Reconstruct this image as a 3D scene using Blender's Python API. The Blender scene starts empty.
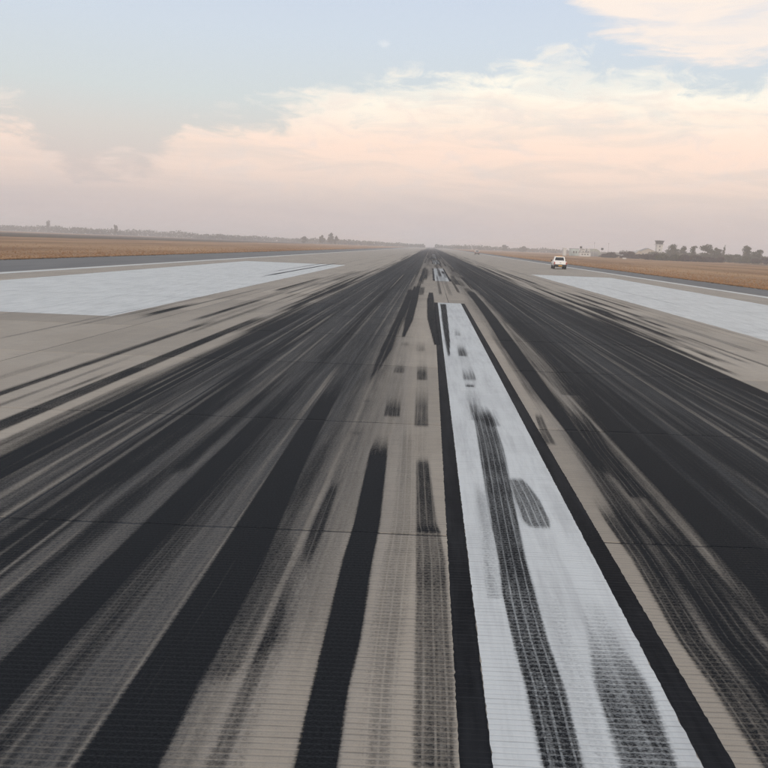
import bpy, bmesh, math, random
import numpy as np
from mathutils import Vector, Matrix

# ------------------------------------------------------------------ camera, sky, sun, exposure
scene = bpy.context.scene
COL = scene.collection
CAM_H = 2.2
F_PX = 787.0            # focal length in pixels of a 768 px wide frame
ROLL = math.radians(2.348)
PITCH = math.radians(9.9185)
cd = bpy.data.cameras.new('camera')
cam = bpy.data.objects.new('camera', cd)
COL.objects.link(cam)
cd.sensor_fit = 'HORIZONTAL'
cd.sensor_width = 36.0
cd.lens = 36.0 * F_PX / 768.0
cd.shift_x = -(425.36 - 384.0) / 768.0
cd.clip_start = 0.05
cd.clip_end = 20000.0
fwd = Vector((0, math.cos(PITCH), -math.sin(PITCH)))
up0 = Vector((0, math.sin(PITCH), math.cos(PITCH)))
right0 = Vector((1, 0, 0))
right = right0 * math.cos(ROLL) + up0 * math.sin(ROLL)
up = up0 * math.cos(ROLL) - right0 * math.sin(ROLL)
cam.matrix_world = Matrix(((right.x, up.x, -fwd.x, 0), (right.y, up.y, -fwd.y, 0), (right.z, up.z, -fwd.z, CAM_H), (0, 0, 0, 1)))
scene.camera = cam

SUN_EL, SUN_AZ = 9.0, 205.0       # low sun behind the camera, veiled by haze
sl = bpy.data.lights.new('sun', 'SUN')
sl.energy = 2.0
sl.angle = math.radians(12)
sl.color = (1.0, 0.88, 0.76)
sun = bpy.data.objects.new('sun', sl)
COL.objects.link(sun)
sd = Vector((math.sin(math.radians(SUN_AZ)) * math.cos(math.radians(SUN_EL)),
             math.cos(math.radians(SUN_AZ)) * math.cos(math.radians(SUN_EL)), math.sin(math.radians(SUN_EL))))
sun.rotation_euler = sd.to_track_quat('Z', 'Y').to_euler()
sun.location = (0, -20, 30)

vs = scene.view_settings
vs.view_transform = 'Standard'
vs.look = 'None'
vs.exposure = 0.12
vs.gamma = 1.0
vs.use_curve_mapping = False
cy = scene.cycles
cy.use_denoising = True
cy.denoising_prefilter = 'FAST'
cy.max_bounces = 3
cy.diffuse_bounces = 1
cy.glossy_bounces = 1
cy.transparent_max_bounces = 16
cy.volume_bounces = 1
cy.use_adaptive_sampling = True
cy.adaptive_threshold = 0.02
cy.sample_clamp_indirect = 4.0


# ---------------------------------------------------------------- node helper
class NT:
    def __init__(self, tree):
        self.t = tree
        self.n = tree.nodes
        self.l = tree.links

    def node(self, kind, **kw):
        n = self.n.new(kind)
        for k, v in kw.items():
            setattr(n, k, v)
        return n

    def set(self, sock, v):
        if isinstance(v, bpy.types.NodeSocket):
            self.l.new(v, sock)
        elif v is not None:
            if isinstance(v, (tuple, list)) and len(v) == 3 and sock.type == 'RGBA':
                v = (*v, 1.0)
            sock.default_value = v

    def m(self, op, a, b=None, c=None, clamp=False):
        n = self.node('ShaderNodeMath', operation=op)
        n.use_clamp = clamp
        self.set(n.inputs[0], a)
        if b is not None: self.set(n.inputs[1], b)
        if c is not None: self.set(n.inputs[2], c)
        return n.outputs[0]

    def rng(self, v, a, b, c=0.0, d=1.0, smooth=False):
        n = self.node('ShaderNodeMapRange')
        n.interpolation_type = 'SMOOTHSTEP' if smooth else 'LINEAR'
        for i, x in enumerate((v, a, b, c, d)): self.set(n.inputs[i], x)
        return n.outputs[0]

    def mix(self, fac, a, b, blend='MIX'):
        n = self.node('ShaderNodeMix', data_type='RGBA', blend_type=blend)
        self.set(n.inputs['Factor'], fac)
        self.set(n.inputs[6], a)
        self.set(n.inputs[7], b)
        return n.outputs[2]

    def comb(self, x, y, z):
        n = self.node('ShaderNodeCombineXYZ')
        for i, v in enumerate((x, y, z)): self.set(n.inputs[i], v)
        return n.outputs[0]

    def sep(self, v):
        n = self.node('ShaderNodeSeparateXYZ')
        self.l.new(v, n.inputs[0])
        return n.outputs

    def scale(self, v, s):
        n = self.node('ShaderNodeVectorMath', operation='MULTIPLY')
        self.l.new(v, n.inputs[0])
        self.set(n.inputs[1], s)
        return n.outputs[0]

    def noise(self, v, scale=1.0, detail=4.0, rough=0.55, dist=0.0):
        n = self.node('ShaderNodeTexNoise')
        if v is not None: self.l.new(v, n.inputs['Vector'])
        n.inputs['Scale'].default_value = scale
        n.inputs['Detail'].default_value = detail
        n.inputs['Roughness'].default_value = rough
        n.inputs['Distortion'].default_value = dist
        return n.outputs[0]

    def ramp(self, fac, stops, interp='LINEAR'):
        n = self.node('ShaderNodeValToRGB')
        n.color_ramp.interpolation = interp
        e = n.color_ramp.elements
        while len(e) < len(stops): e.new(0.5)
        for el, (p, c) in zip(e, sorted(stops)):
            el.position = p
            el.color = (c, c, c, 1) if isinstance(c, (int, float)) else (*c, 1)
        self.set(n.inputs[0], fac)
        return n.outputs[0]

    def attr(self, name):
        n = self.node('ShaderNodeAttribute', attribute_name=name)
        return n.outputs['Fac']

    def pos(self):
        return self.node('ShaderNodeNewGeometry').outputs['Position']


# ---------------------------------------------------------------- world: dusk sky with a lit cloud bank over pink haze
world = bpy.data.worlds.new('World')
scene.world = world
world.use_nodes = True
world.cycles.sampling_method = 'MANUAL'
world.cycles.sample_map_resolution = 256
w = NT(world.node_tree)
for n in list(w.n): w.n.remove(n)
tc = w.node('ShaderNodeTexCoord').outputs['Generated']
dx, dy, dz = w.sep(tc)
az = w.m('MULTIPLY', w.m('ARCTAN2', dx, dy), 180 / math.pi)
el = w.m('MULTIPLY', w.m('ARCSINE', dz), 180 / math.pi)
sky = w.node('ShaderNodeTexSky', sky_type='NISHITA', sun_disc=False)
sky.sun_elevation = math.radians(SUN_EL)
sky.sun_rotation = math.radians(SUN_AZ)
sky.air_density = 1.2
sky.dust_density = 3.0
SKY_STRENGTH = 0.10
K = 1.0 / SKY_STRENGTH
def kc(c): return tuple(x * K for x in c)
veil = w.ramp(w.m('DIVIDE', el, 90.0, clamp=True), [
    (0.0, (0.60, 0.56, 0.585)), (0.018, (0.63, 0.565, 0.575)), (0.05, (0.73, 0.63, 0.605)), (0.078, (0.74, 0.70, 0.67)),
    (0.105, (0.70, 0.75, 0.76)), (0.15, (0.68, 0.755, 0.85)), (0.20, (0.64, 0.72, 0.87)), (0.35, (0.47, 0.53, 0.65)), (1.0, (0.32, 0.37, 0.47))])
veilK = w.scale(veil, (K, K, K))
clear = w.mix(0.82, sky.outputs[0], veilK)
v3 = w.scale(tc, (2.6, 2.6, 13.0))
n1 = w.noise(v3, 2.2, 4, 0.56)
v4 = w.scale(tc, (2.0, 2.0, 13.0))
n2 = w.noise(v4, 3.0, 4, 0.6, 0.8)
n5 = w.noise(w.scale(tc, (9.0, 9.0, 24.0)), 2.0, 5, 0.62, 0.6)
def A(a): return (a + 180.0) / 360.0
edge = w.ramp(w.m('DIVIDE', w.m('ADD', az, 180.0), 360.0), [
    (A(-180), .50), (A(-120), .62), (A(-75), .45), (A(-45), .40), (A(-29), .35), (A(-26), .31), (A(-24), .21), (A(-19.6), .21), (A(-17.4), .37),
    (A(-12), .42), (A(-6), .51), (A(0), .585), (A(5), .64), (A(11), .65), (A(17), .57), (A(24), .55), (A(50), .60), (A(100), .66), (A(150), .48), (A(180), .50)])
edge_el = w.m('MULTIPLY', edge, 20.0)
h = w.m('ADD', w.m('SUBTRACT', edge_el, el), w.m('ADD', w.m('MULTIPLY', w.m('SUBTRACT', n1, 0.5), 5.5), w.m('MULTIPLY', w.m('SUBTRACT', n5, 0.5), 6.5)))
mask = w.rng(h, -0.6, 1.5, 0, 1, True)
body = w.rng(n2, 0.34, 0.58, 0.6, 1.0, True)
mask = w.m('MULTIPLY', mask, body)
mask = w.m('MULTIPLY', mask, w.rng(el, 2.0, 7.0, 0.15, 1.0, True))
rim = w.rng(h, 0.6, 4.2, 1, 0, True)
high = w.rng(el, 6.0, 11.5, 0, 1, True)
warm = w.mix(high, kc((0.98, 0.755, 0.625)), kc((1.0, 0.89, 0.755)))
warm = w.mix(w.m('MULTIPLY', rim, w.m('MULTIPLY', high, 0.75)), warm, kc((1.0, 0.97, 0.84)))
warm = w.mix(w.rng(n5, 0.45, 0.7, 0, 0.4, True), warm, kc((0.78, 0.71, 0.68)))
c1 = w.mix(mask, clear, warm)
low_edge = w.ramp(w.m('DIVIDE', w.m('ADD', az, 180.0), 360.0), [
    (A(-180), .66), (A(-100), .75), (A(-40), 1.0), (A(2), .95), (A(6), .78), (A(9), .63), (A(12), .53), (A(15), .48), (A(24), .44), (A(45), .50), (A(90), .8), (A(180), .66)])
h2 = w.m('ADD', w.m('SUBTRACT', el, w.m('MULTIPLY', low_edge, 25.0)), w.m('ADD', w.m('MULTIPLY', w.m('SUBTRACT', n2, 0.5), 6.0), w.m('MULTIPLY', w.m('SUBTRACT', n5, 0.5), 4.0)))
mask2 = w.m('MULTIPLY', w.rng(h2, -0.3, 2.0, 0, 1, True), w.rng(el, 24, 45, 1, 0, True))
mask2 = w.m('MULTIPLY', mask2, w.rng(n2, 0.25, 0.6, 0.45, 0.95, True))
c2 = w.mix(mask2, c1, kc((0.95, 0.83, 0.735)))
pd = w.m('SQRT', w.m('ADD', w.m('POWER', w.m('ADD', az, 3.75), 2.0), w.m('POWER', w.m('MULTIPLY', w.m('SUBTRACT', el, 13.25), 1.5), 2.0)))
puff = w.rng(w.m('ADD', pd, w.m('MULTIPLY', w.m('SUBTRACT', n5, 0.5), 1.6)), 0.0, 0.5, 0.32, 0, True)
c2 = w.mix(puff, c2, kc((0.92, 0.90, 0.88)))
bg = w.node('ShaderNodeBackground')
w.l.new(c2, bg.inputs['Color'])
bg.inputs['Strength'].default_value = SKY_STRENGTH
w.l.new(bg.outputs[0], w.node('ShaderNodeOutputWorld').inputs['Surface'])


# ---------------------------------------------------------------- tags and mesh helpers
def tag(o, label=None, cat=None, group=None, kind=None):
    if label: o['label'] = label
    if cat: o['category'] = cat
    if group: o['group'] = group
    if kind: o['kind'] = kind
    return o

def link(name, me, parent=None, mat=None):
    o = bpy.data.objects.new(name, me)
    COL.objects.link(o)
    if parent is not None: o.parent = parent
    if mat is not None and me is not None and not me.materials: me.materials.append(mat)
    return o

def empty(name, loc, rz=0.0):
    o = bpy.data.objects.new(name, None)
    COL.objects.link(o)
    o.location = loc
    o.rotation_euler = (0, 0, rz)
    return o

class MB:
    def __init__(s): s.v, s.f = [], []
    def poly(s, pts):
        b = len(s.v); s.v += [tuple(p) for p in pts]; s.f.append(tuple(range(b, b + len(pts)))); return s
    def prism(s, prof, a, b, axis='x'):
        # prof: closed polygon of 2D points; axis x: points are (y,z); axis z: (x,y)
        n = len(prof); k = len(s.v)
        for t in (a, b):
            for p in prof:
                s.v.append((t, p[0], p[1]) if axis == 'x' else ((p[0], t, p[1]) if axis == 'y' else (p[0], p[1], t)))
        s.f.append(tuple(range(k, k + n))); s.f.append(tuple(range(k + 2 * n - 1, k + n - 1, -1)))
        for i in range(n):
            j = (i + 1) % n
            s.f.append((k + i, k + n + i, k + n + j, k + j))
        return s
    def box(s, x0, x1, y0, y1, z0, z1, ch=0.0):
        if ch <= 0: return s.prism([(x0, y0), (x1, y0), (x1, y1), (x0, y1)], z0, z1, 'z')
        c = ch
        k = len(s.v)
        def ring(i, z): return [(x0 + i, y0 + i, z), (x1 - i, y0 + i, z), (x1 - i, y1 - i, z), (x0 + i, y1 - i, z)]
        rings = [ring(c, z0), ring(0, z0 + c), ring(0, z1 - c), ring(c, z1)]
        for r in rings: s.v += r
        s.f.append((k + 3, k + 2, k + 1, k)); s.f.append((k + 12, k + 13, k + 14, k + 15))
        for r in range(3):
            for i in range(4):
                j = (i + 1) % 4
                s.f.append((k + 4 * r + i, k + 4 * r + j, k + 4 * r + 4 + j, k + 4 * r + 4 + i))
        return s
    def tube(s, pts, radii, n=7, cap=True):
        k = len(s.v); P = [Vector(p) for p in pts]
        for i, p in enumerate(P):
            d = (P[min(i + 1, len(P) - 1)] - P[max(i - 1, 0)]).normalized()
            a = d.orthogonal().normalized(); b = d.cross(a)
            for q in range(n):
                t = 2 * math.pi * q / n
                s.v.append(tuple(p + (a * math.cos(t) + b * math.sin(t)) * radii[i]))
        for i in range(len(P) - 1):
            for q in range(n):
                r = (q + 1) % n
                s.f.append((k + i * n + q, k + i * n + r, k + (i + 1) * n + r, k + (i + 1) * n + q))
        if cap:
            s.f.append(tuple(k + n - 1 - q for q in range(n))); s.f.append(tuple(k + (len(P) - 1) * n + q for q in range(n)))
        return s
    def mesh(s, name, smooth=False):
        me = bpy.data.meshes.new(name)
        me.from_pydata(s.v, [], s.f); me.update()
        bm = bmesh.new(); bm.from_mesh(me); bmesh.ops.recalc_face_normals(bm, faces=bm.faces); bm.to_mesh(me); bm.free()
        if smooth: me.polygons.foreach_set('use_smooth', [True] * len(me.polygons))
        return me
    def build(s, name, mat, parent=None, smooth=False):
        return link(name, s.mesh(name, smooth), parent, mat)

def mesh_np(name, V, Q, nper=4):
    me = bpy.data.meshes.new(name)
    V = np.asarray(V, np.float32); Q = np.asarray(Q, np.int32).reshape(-1, nper)
    me.vertices.add(len(V)); me.vertices.foreach_set('co', V.ravel())
    me.loops.add(Q.size); me.loops.foreach_set('vertex_index', Q.ravel())
    me.polygons.add(len(Q)); me.polygons.foreach_set('loop_start', np.arange(len(Q), dtype=np.int32) * nper)
    me.update(calc_edges=True); me.validate()
    return me

# ---------------------------------------------------------------- materials
def newmat(name):
    m = bpy.data.materials.new(name)
    m.use_nodes = True
    t = NT(m.node_tree)
    b = [n for n in t.n if n.type == 'BSDF_PRINCIPLED'][0]
    return m, t, b

def plain(name, col, rough=0.6, spec=0.4, metal=0.0, var=0.12, vscale=2.0, alpha=None):
    m, t, b = newmat(name)
    n = t.noise(t.pos(), vscale, 5, 0.6)
    c = t.mix(n, tuple(x * (1 - var) for x in col), tuple(min(1, x * (1 + var)) for x in col))
    t.l.new(c, b.inputs['Base Color'])
    b.inputs['Roughness'].default_value = rough
    b.inputs['Specular IOR Level'].default_value = spec
    b.inputs['Metallic'].default_value = metal
    return m

GROOVE = 0.043
def groove(t, p, width=0.12):
    # saw-cut transverse grooves every 43 mm, slightly wavy, patchy depth
    x, y, z = t.sep(p)
    wob = t.m('MULTIPLY', t.m('SINE', t.m('ADD', t.m('MULTIPLY', x, 2.3), t.m('MULTIPLY', y, 1.7))), 0.006)
    ph = t.m('FRACT', t.m('DIVIDE', t.m('ADD', y, wob), GROOVE))
    d = t.m('ABSOLUTE', t.m('SUBTRACT', ph, 0.5))
    return t.rng(d, width * 0.35, width, 1, 0, True)

def concrete_mat(name, joints):
    m, t, b = newmat(name)
    p = t.pos()
    big = t.noise(t.scale(p, (0.5, 0.25, 1)), 1.0, 5, 0.65)
    streak = t.noise(t.scale(p, (3.0, 0.06, 1)), 1.0, 4, 0.65)
    fine = t.noise(p, 48.0, 3, 0.75)
    speck = t.noise(p, 190.0, 2, 0.6)
    c = t.mix(t.rng(big, 0.3, 0.7, 0, 1), (0.385, 0.335, 0.265), (0.50, 0.445, 0.36))
    c = t.mix(t.rng(streak, 0.45, 0.75, 0, 0.45, True), c, (0.34, 0.315, 0.28))
    c = t.mix(t.rng(fine, 0.35, 0.75, 0, 0.35), c, (0.36, 0.325, 0.28))
    c = t.mix(t.rng(speck, 0.60, 0.72, 0, 0.6, True), c, (0.10, 0.095, 0.09))
    if not joints:
        oi = t.node('ShaderNodeObjectInfo').outputs['Random']
        hsv = t.node('ShaderNodeHueSaturation'); t.l.new(c, hsv.inputs['Color']); t.l.new(t.rng(oi, 0, 1, 0.86, 1.12), hsv.inputs['Value']); c = hsv.outputs[0]
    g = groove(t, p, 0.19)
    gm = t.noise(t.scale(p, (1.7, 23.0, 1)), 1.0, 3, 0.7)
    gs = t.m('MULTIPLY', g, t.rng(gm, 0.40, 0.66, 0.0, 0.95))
    c = t.mix(t.m('MULTIPLY', gs, 0.5), c, (0.075, 0.07, 0.066))  # recess shade of the grooves put into the colour, together with rubber dust
    if joints:
        x, y, z = t.sep(p)
        jy = t.m('ABSOLUTE', t.m('SUBTRACT', t.m('FRACT', t.m('DIVIDE', y, 4.8)), 0.5))
        jx = t.m('ABSOLUTE', t.m('SUBTRACT', t.m('FRACT', t.m('DIVIDE', t.m('SUBTRACT', x, 0.8), 4.0)), 0.5))
        j = t.m('MAXIMUM', t.rng(jy, 0.498, 0.499, 0, 1), t.rng(jx, 0.497, 0.4985, 0, 1))
        c = t.mix(t.m('MULTIPLY', j, 0.8), c, (0.06, 0.055, 0.05))
    t.l.new(c, b.inputs['Base Color'])
    b.inputs['Roughness'].default_value = 0.75
    b.inputs['Specular IOR Level'].default_value = 0.35
    hgt = t.m('SUBTRACT', 1.0, g)
    bp = t.node('ShaderNodeBump')
    bp.inputs['Strength'].default_value = 0.5
    bp.inputs['Distance'].default_value = 0.004
    t.l.new(hgt, bp.inputs['Height'])
    t.l.new(bp.outputs[0], b.inputs['Normal'])
    return m

def paint_mat(name, col, dark, wear=0.5, spec=0.4, gcol=None, joints=False):
    # road paint rolled over grooved concrete: scuffs along the runway, dark grooves, chips
    m, t, b = newmat(name)
    p = t.pos()
    sc = t.noise(t.scale(p, (7.0, 0.5, 1)), 1.0, 5, 0.7)
    fine = t.noise(t.scale(p, (60, 60, 1)), 1.0, 3, 0.7)
    blot = t.noise(t.scale(p, (0.7, 0.5, 1)), 1.0, 5, 0.65)
    c = t.mix(t.rng(sc, 0.40, 0.72, 0, wear, True), col, dark)
    c = t.mix(t.rng(blot, 0.42, 0.75, 0, wear * 0.6, True), c, dark)
    c = t.mix(t.rng(fine, 0.55, 0.8, 0, wear * 0.7, True), c, dark)
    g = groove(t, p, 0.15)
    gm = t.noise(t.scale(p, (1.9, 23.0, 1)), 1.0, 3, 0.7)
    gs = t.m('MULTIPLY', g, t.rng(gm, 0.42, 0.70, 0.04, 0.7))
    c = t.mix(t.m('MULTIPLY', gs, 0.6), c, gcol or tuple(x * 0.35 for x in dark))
    if joints:          # cracks where the paint bridges the slab joints
        x, y, z = t.sep(p)
        jy = t.m('ABSOLUTE', t.m('SUBTRACT', t.m('FRACT', t.m('DIVIDE', y, 4.8)), 0.5))
        jx = t.m('ABSOLUTE', t.m('SUBTRACT', t.m('FRACT', t.m('DIVIDE', t.m('SUBTRACT', x, 0.8), 4.0)), 0.5))
        j = t.m('MAXIMUM', t.rng(jy, 0.496, 0.499, 0, 1), t.rng(jx, 0.4955, 0.4985, 0, 1))
        c = t.mix(t.m('MULTIPLY', j, t.rng(blot, 0.4, 0.65, 0.15, 0.8)), c, (0.12, 0.12, 0.115))
    t.l.new(c, b.inputs['Base Color'])
    b.inputs['Roughness'].default_value = 0.6
    b.inputs['Specular IOR Level'].default_value = spec
    bp = t.node('ShaderNodeBump')
    bp.inputs['Strength'].default_value = 0.5
    bp.inputs['Distance'].default_value = 0.004
    t.l.new(t.m('SUBTRACT', 1.0, g), bp.inputs['Height'])
    t.l.new(bp.outputs[0], b.inputs['Normal'])
    return m

def rubber_mat():
    m, t, b = newmat('tyre_rubber')
    p = t.pos()
    D = t.attr('dens'); F = t.attr('film'); TR = t.attr('tread'); U = t.attr('tu')
    n_edge = t.noise(t.scale(p, (40, 40, 1)), 1.0, 2, 0.7)
    n_long = t.noise(t.scale(p, (20, 0.45, 1)), 1.0, 4, 0.75)
    n_fine = t.noise(t.scale(p, (60, 210, 1)), 1.0, 2, 0.75)
    g = groove(t, p, 0.17)
    gv = t.m('MULTIPLY', g, t.rng(n_edge, 0.33, 0.62, 0.15, 1.0))
    inv = t.m('SUBTRACT', 1.0, D)
    # black rubber: grain, streaks and grooves open up wherever the deposit is thin
    nn = t.m('ADD', t.m('ADD', t.m('MULTIPLY', n_edge, 0.34), t.m('MULTIPLY', n_long, 0.34)), t.m('MULTIPLY', n_fine, 0.52))
    nn = t.m('SUBTRACT', nn, 0.60)
    amp = t.m('MULTIPLY', t.m('MULTIPLY', D, inv), 8.0, clamp=True)
    k = t.m('ADD', D, t.m('MULTIPLY', nn, t.m('MULTIPLY', amp, 2.3)))
    k = t.m('SUBTRACT', k, t.m('MULTIPLY', gv, t.m('MULTIPLY', t.m('SUBTRACT', 1.08, D, clamp=True), 0.95)))
    k = t.m('SUBTRACT', k, t.m('MULTIPLY', t.rng(n_long, 0.54, 0.74, 0, 0.34, True), t.rng(D, 0.97, 1.0, 1, 0)))   # worn streaks in the thick bands
    # ribs of the tread leave thin broken clean lines along the mark
    rib = t.m('ABSOLUTE', t.m('SUBTRACT', t.m('FRACT', t.m('DIVIDE', t.m('ADD', U, 10.0), 0.058)), 0.5))
    rl = t.m('MULTIPLY', t.m('MULTIPLY', t.rng(rib, 0.06, 0.13, 1, 0), TR), t.rng(n_edge, 0.38, 0.58, 0.0, 1))
    k = t.m('SUBTRACT', k, t.m('MULTIPLY', rl, 0.36))
    aD = t.rng(k, 0.06, 0.90, 0.0, 1.0, False)
    # grey film of older, smeared rubber
    fi = t.m('MULTIPLY', t.m('MULTIPLY', F, t.m('SUBTRACT', 1.0, F)), 4.0)
    kf = t.m('ADD', F, t.m('MULTIPLY', nn, t.m('MULTIPLY', fi, 2.2)))
    aF = t.m('SUBTRACT', kf, t.m('MULTIPLY', gv, 0.16), clamp=True)
    clear = t.m('MULTIPLY', t.m('SUBTRACT', 1.0, aF), t.m('SUBTRACT', 1.0, aD))
    a = t.m('SUBTRACT', 1.0, t.m('SQRT', clear))   # a film also shades what lies under it
    grey = t.mix(t.rng(n_fine, 0.3, 0.7), (0.034, 0.041, 0.049), (0.112, 0.126, 0.142))
    grey = t.mix(t.rng(n_long, 0.40, 0.72, 0, 0.6), grey, (0.042, 0.049, 0.057))
    black = t.mix(t.rng(n_fine, 0.40, 0.75), (0.0072, 0.0084, 0.0100), (0.036, 0.040, 0.045))
    black = t.mix(t.m('MULTIPLY', gv, 0.45), black, (0.048, 0.053, 0.058))
    t.l.new(t.mix(aD, grey, black), b.inputs['Base Color'])
    b.inputs['Roughness'].default_value = 0.7
    b.inputs['Specular IOR Level'].default_value = 0.05
    t.l.new(a, b.inputs['Alpha'])
    return m

def asphalt_mat():
    m, t, b = newmat('shoulder_asphalt')
    p = t.pos()
    a = t.noise(t.scale(p, (0.5, 0.12, 1)), 1.0, 6, 0.62)
    f = t.noise(p, 40, 4, 0.7)
    c = t.mix(t.rng(a, 0.3, 0.7), (0.14, 0.142, 0.140), (0.205, 0.203, 0.195))
    c = t.mix(t.rng(f, 0.4, 0.7, 0, 0.4), c, (0.075, 0.075, 0.078))
    t.l.new(c, b.inputs['Base Color'])
    b.inputs['Roughness'].default_value = 0.85
    return m

def veld_mat():
    m, t, b = newmat('dry_grass_ground')
    p = t.pos()
    a = t.noise(t.scale(p, (0.05, 0.012, 1)), 1.0, 6, 0.62)
    s = t.noise(t.scale(p, (0.35, 0.05, 1)), 1.0, 5, 0.65)
    f = t.noise(p, 3.0, 5, 0.7)
    c = t.mix(t.rng(a, 0.38, 0.62), (0.28, 0.15, 0.075), (0.52, 0.325, 0.175))
    c = t.mix(t.rng(s, 0.42, 0.70, 0, 0.65, True), c, (0.42, 0.275, 0.15))
    c = t.mix(t.rng(f, 0.45, 0.72, 0, 0.5, True), c, (0.17, 0.09, 0.045))
    t.l.new(c, b.inputs['Base Color'])
    b.inputs['Roughness'].default_value = 0.95
    b.inputs['Specular IOR Level'].default_value = 0.1
    return m

def leaf_mat(name, c0, c1):
    m, t, b = newmat(name)
    n = t.noise(t.pos(), 1.1, 4, 0.7)
    t.l.new(t.mix(t.rng(n, 0.3, 0.7), c0, c1), b.inputs['Base Color'])
    b.inputs['Roughness'].default_value = 0.85
    b.inputs['Specular IOR Level'].default_value = 0.2
    return m

M = {
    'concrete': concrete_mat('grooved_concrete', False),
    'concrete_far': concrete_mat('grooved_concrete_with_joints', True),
    'sealant': plain('joint_sealant', (0.03, 0.029, 0.028), 0.8, var=0.3, vscale=9),
    'white': paint_mat('white_road_paint', (0.735, 0.765, 0.745), (0.46, 0.475, 0.47), 0.55),
    'white_far': paint_mat('white_aiming_paint', (0.75, 0.77, 0.735), (0.50, 0.515, 0.49), 0.7, joints=True),
    'black': paint_mat('black_outline_paint', (0.010, 0.0115, 0.014), (0.030, 0.032, 0.036), 0.8, 0.03, gcol=(0.055, 0.058, 0.062)),
    'rubber': rubber_mat(),
    'asphalt': asphalt_mat(),
    'veld': veld_mat(),
    'burnt': plain('burnt_grass', (0.10, 0.075, 0.05), 0.95, 0.1, var=0.5, vscale=0.12),
    'pale_veld': plain('pale_far_grass', (0.30, 0.24, 0.17), 0.95, 0.1, var=0.2, vscale=0.02),
    'tuft': leaf_mat('dry_grass_blade', (0.23, 0.12, 0.055), (0.40, 0.235, 0.12)),
    'weed': leaf_mat('dark_verge_weed', (0.06, 0.042, 0.028), (0.12, 0.08, 0.045)),
    'carpale': plain('dull_pale_car_paint', (0.22, 0.19, 0.18), 0.4, 0.4, var=0.05),
    'leaf': leaf_mat('olive_leaf', (0.035, 0.042, 0.022), (0.085, 0.085, 0.045)),
    'brush': leaf_mat('winter_brush', (0.035, 0.024, 0.022), (0.075, 0.052, 0.045)),
    'bark': plain('bark', (0.06, 0.045, 0.035), 0.9, 0.2, var=0.3, vscale=3),
    'carwhite': plain('white_car_paint', (0.78, 0.78, 0.76), 0.3, 0.5, var=0.03),
    'carglass': plain('car_glass', (0.02, 0.022, 0.025), 0.08, 0.6, var=0.1),
    'carblack': plain('black_plastic', (0.018, 0.018, 0.019), 0.6, 0.4),
    'tyre': plain('tyre_black', (0.015, 0.015, 0.015), 0.85, 0.3),
    'rim': plain('grey_rim', (0.35, 0.35, 0.36), 0.4, 0.5, metal=0.6),
    'red': plain('red_lamp', (0.35, 0.02, 0.015), 0.25, 0.5),
    'amber': plain('amber_lamp', (0.75, 0.40, 0.08), 0.25, 0.5),
    'bwhite': plain('white_render_wall', (0.50, 0.50, 0.48), 0.8, 0.3, var=0.06, vscale=0.6),
    'bpale': plain('pale_cream_wall', (0.36, 0.33, 0.28), 0.8, 0.3, var=0.08, vscale=0.6),
    'bteal': plain('pale_teal_cladding', (0.40, 0.48, 0.46), 0.6, 0.4, var=0.06, vscale=0.6),
    'bgrey': plain('grey_sheet_roof', (0.24, 0.25, 0.25), 0.6, 0.4, var=0.12, vscale=0.6),
    'bgreen': plain('grey_green_sheet', (0.27, 0.29, 0.25), 0.6, 0.4, var=0.12, vscale=0.6),
    'bdark': plain('dark_glass', (0.025, 0.028, 0.03), 0.15, 0.5),
    'mast': plain('galvanised_mast', (0.30, 0.30, 0.30), 0.5, 0.4, metal=0.4),
}
# ---------------------------------------------------------------- ground, shoulders, runway
R = random.Random(7)
NR = np.random.default_rng(11)
RW_L, RW_R = -22.3, 20.9          # runway pavement edges (x), camera at x = 0
SH_L, SH_R = -31.3, 25.6          # outer edges of the asphalt shoulders

def sheet(name, x0, x1, y0, y1, z, mat, nx=1, ny=1, jit=0.0, parent=None, ys=None):
    xs = np.linspace(x0, x1, nx + 1)
    ys = np.linspace(y0, y1, ny + 1) if ys is None else np.asarray(ys)
    X, Y = np.meshgrid(xs, ys)
    if jit:
        wob = np.cumsum(NR.normal(0, 1, len(ys))); wob -= np.linspace(wob[0], wob[-1], len(ys))
        for c in (0, -1):
            X[:, c] += NR.normal(0, jit, len(ys)) + jit * 0.4 * np.sin(ys * 0.21 + c)
    V = np.stack([X.ravel(), Y.ravel(), np.full(X.size, z)], 1)
    a, b = len(ys), len(xs)
    i = np.arange(a * b).reshape(a, b)
    Q = np.stack([i[:-1, :-1], i[:-1, 1:], i[1:, 1:], i[1:, :-1]], -1).reshape(-1, 4)
    return link(name, mesh_np(name, V, Q), parent, mat)

tag(sheet('ground', -4500, 4500, -400, 6000, -0.05, M['veld']), kind='structure')

def geo(y0, y1, k):
    out = [y0]
    while out[-1] < y1: out.append(out[-1] + max(0.25, out[-1] * k))
    return out
tag(sheet('shoulder_left', SH_L, RW_L + 0.3, 0, 0, -0.02, M['asphalt'], 3, 1, 0.30, ys=[-30.0] + geo(1, 2400, 0.006)), kind='structure')
tag(sheet('shoulder_right', RW_R - 0.3, SH_R, 0, 0, -0.02, M['asphalt'], 3, 1, 0.30, ys=[-30.0] + geo(1, 2400, 0.006)), kind='structure')

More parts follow.
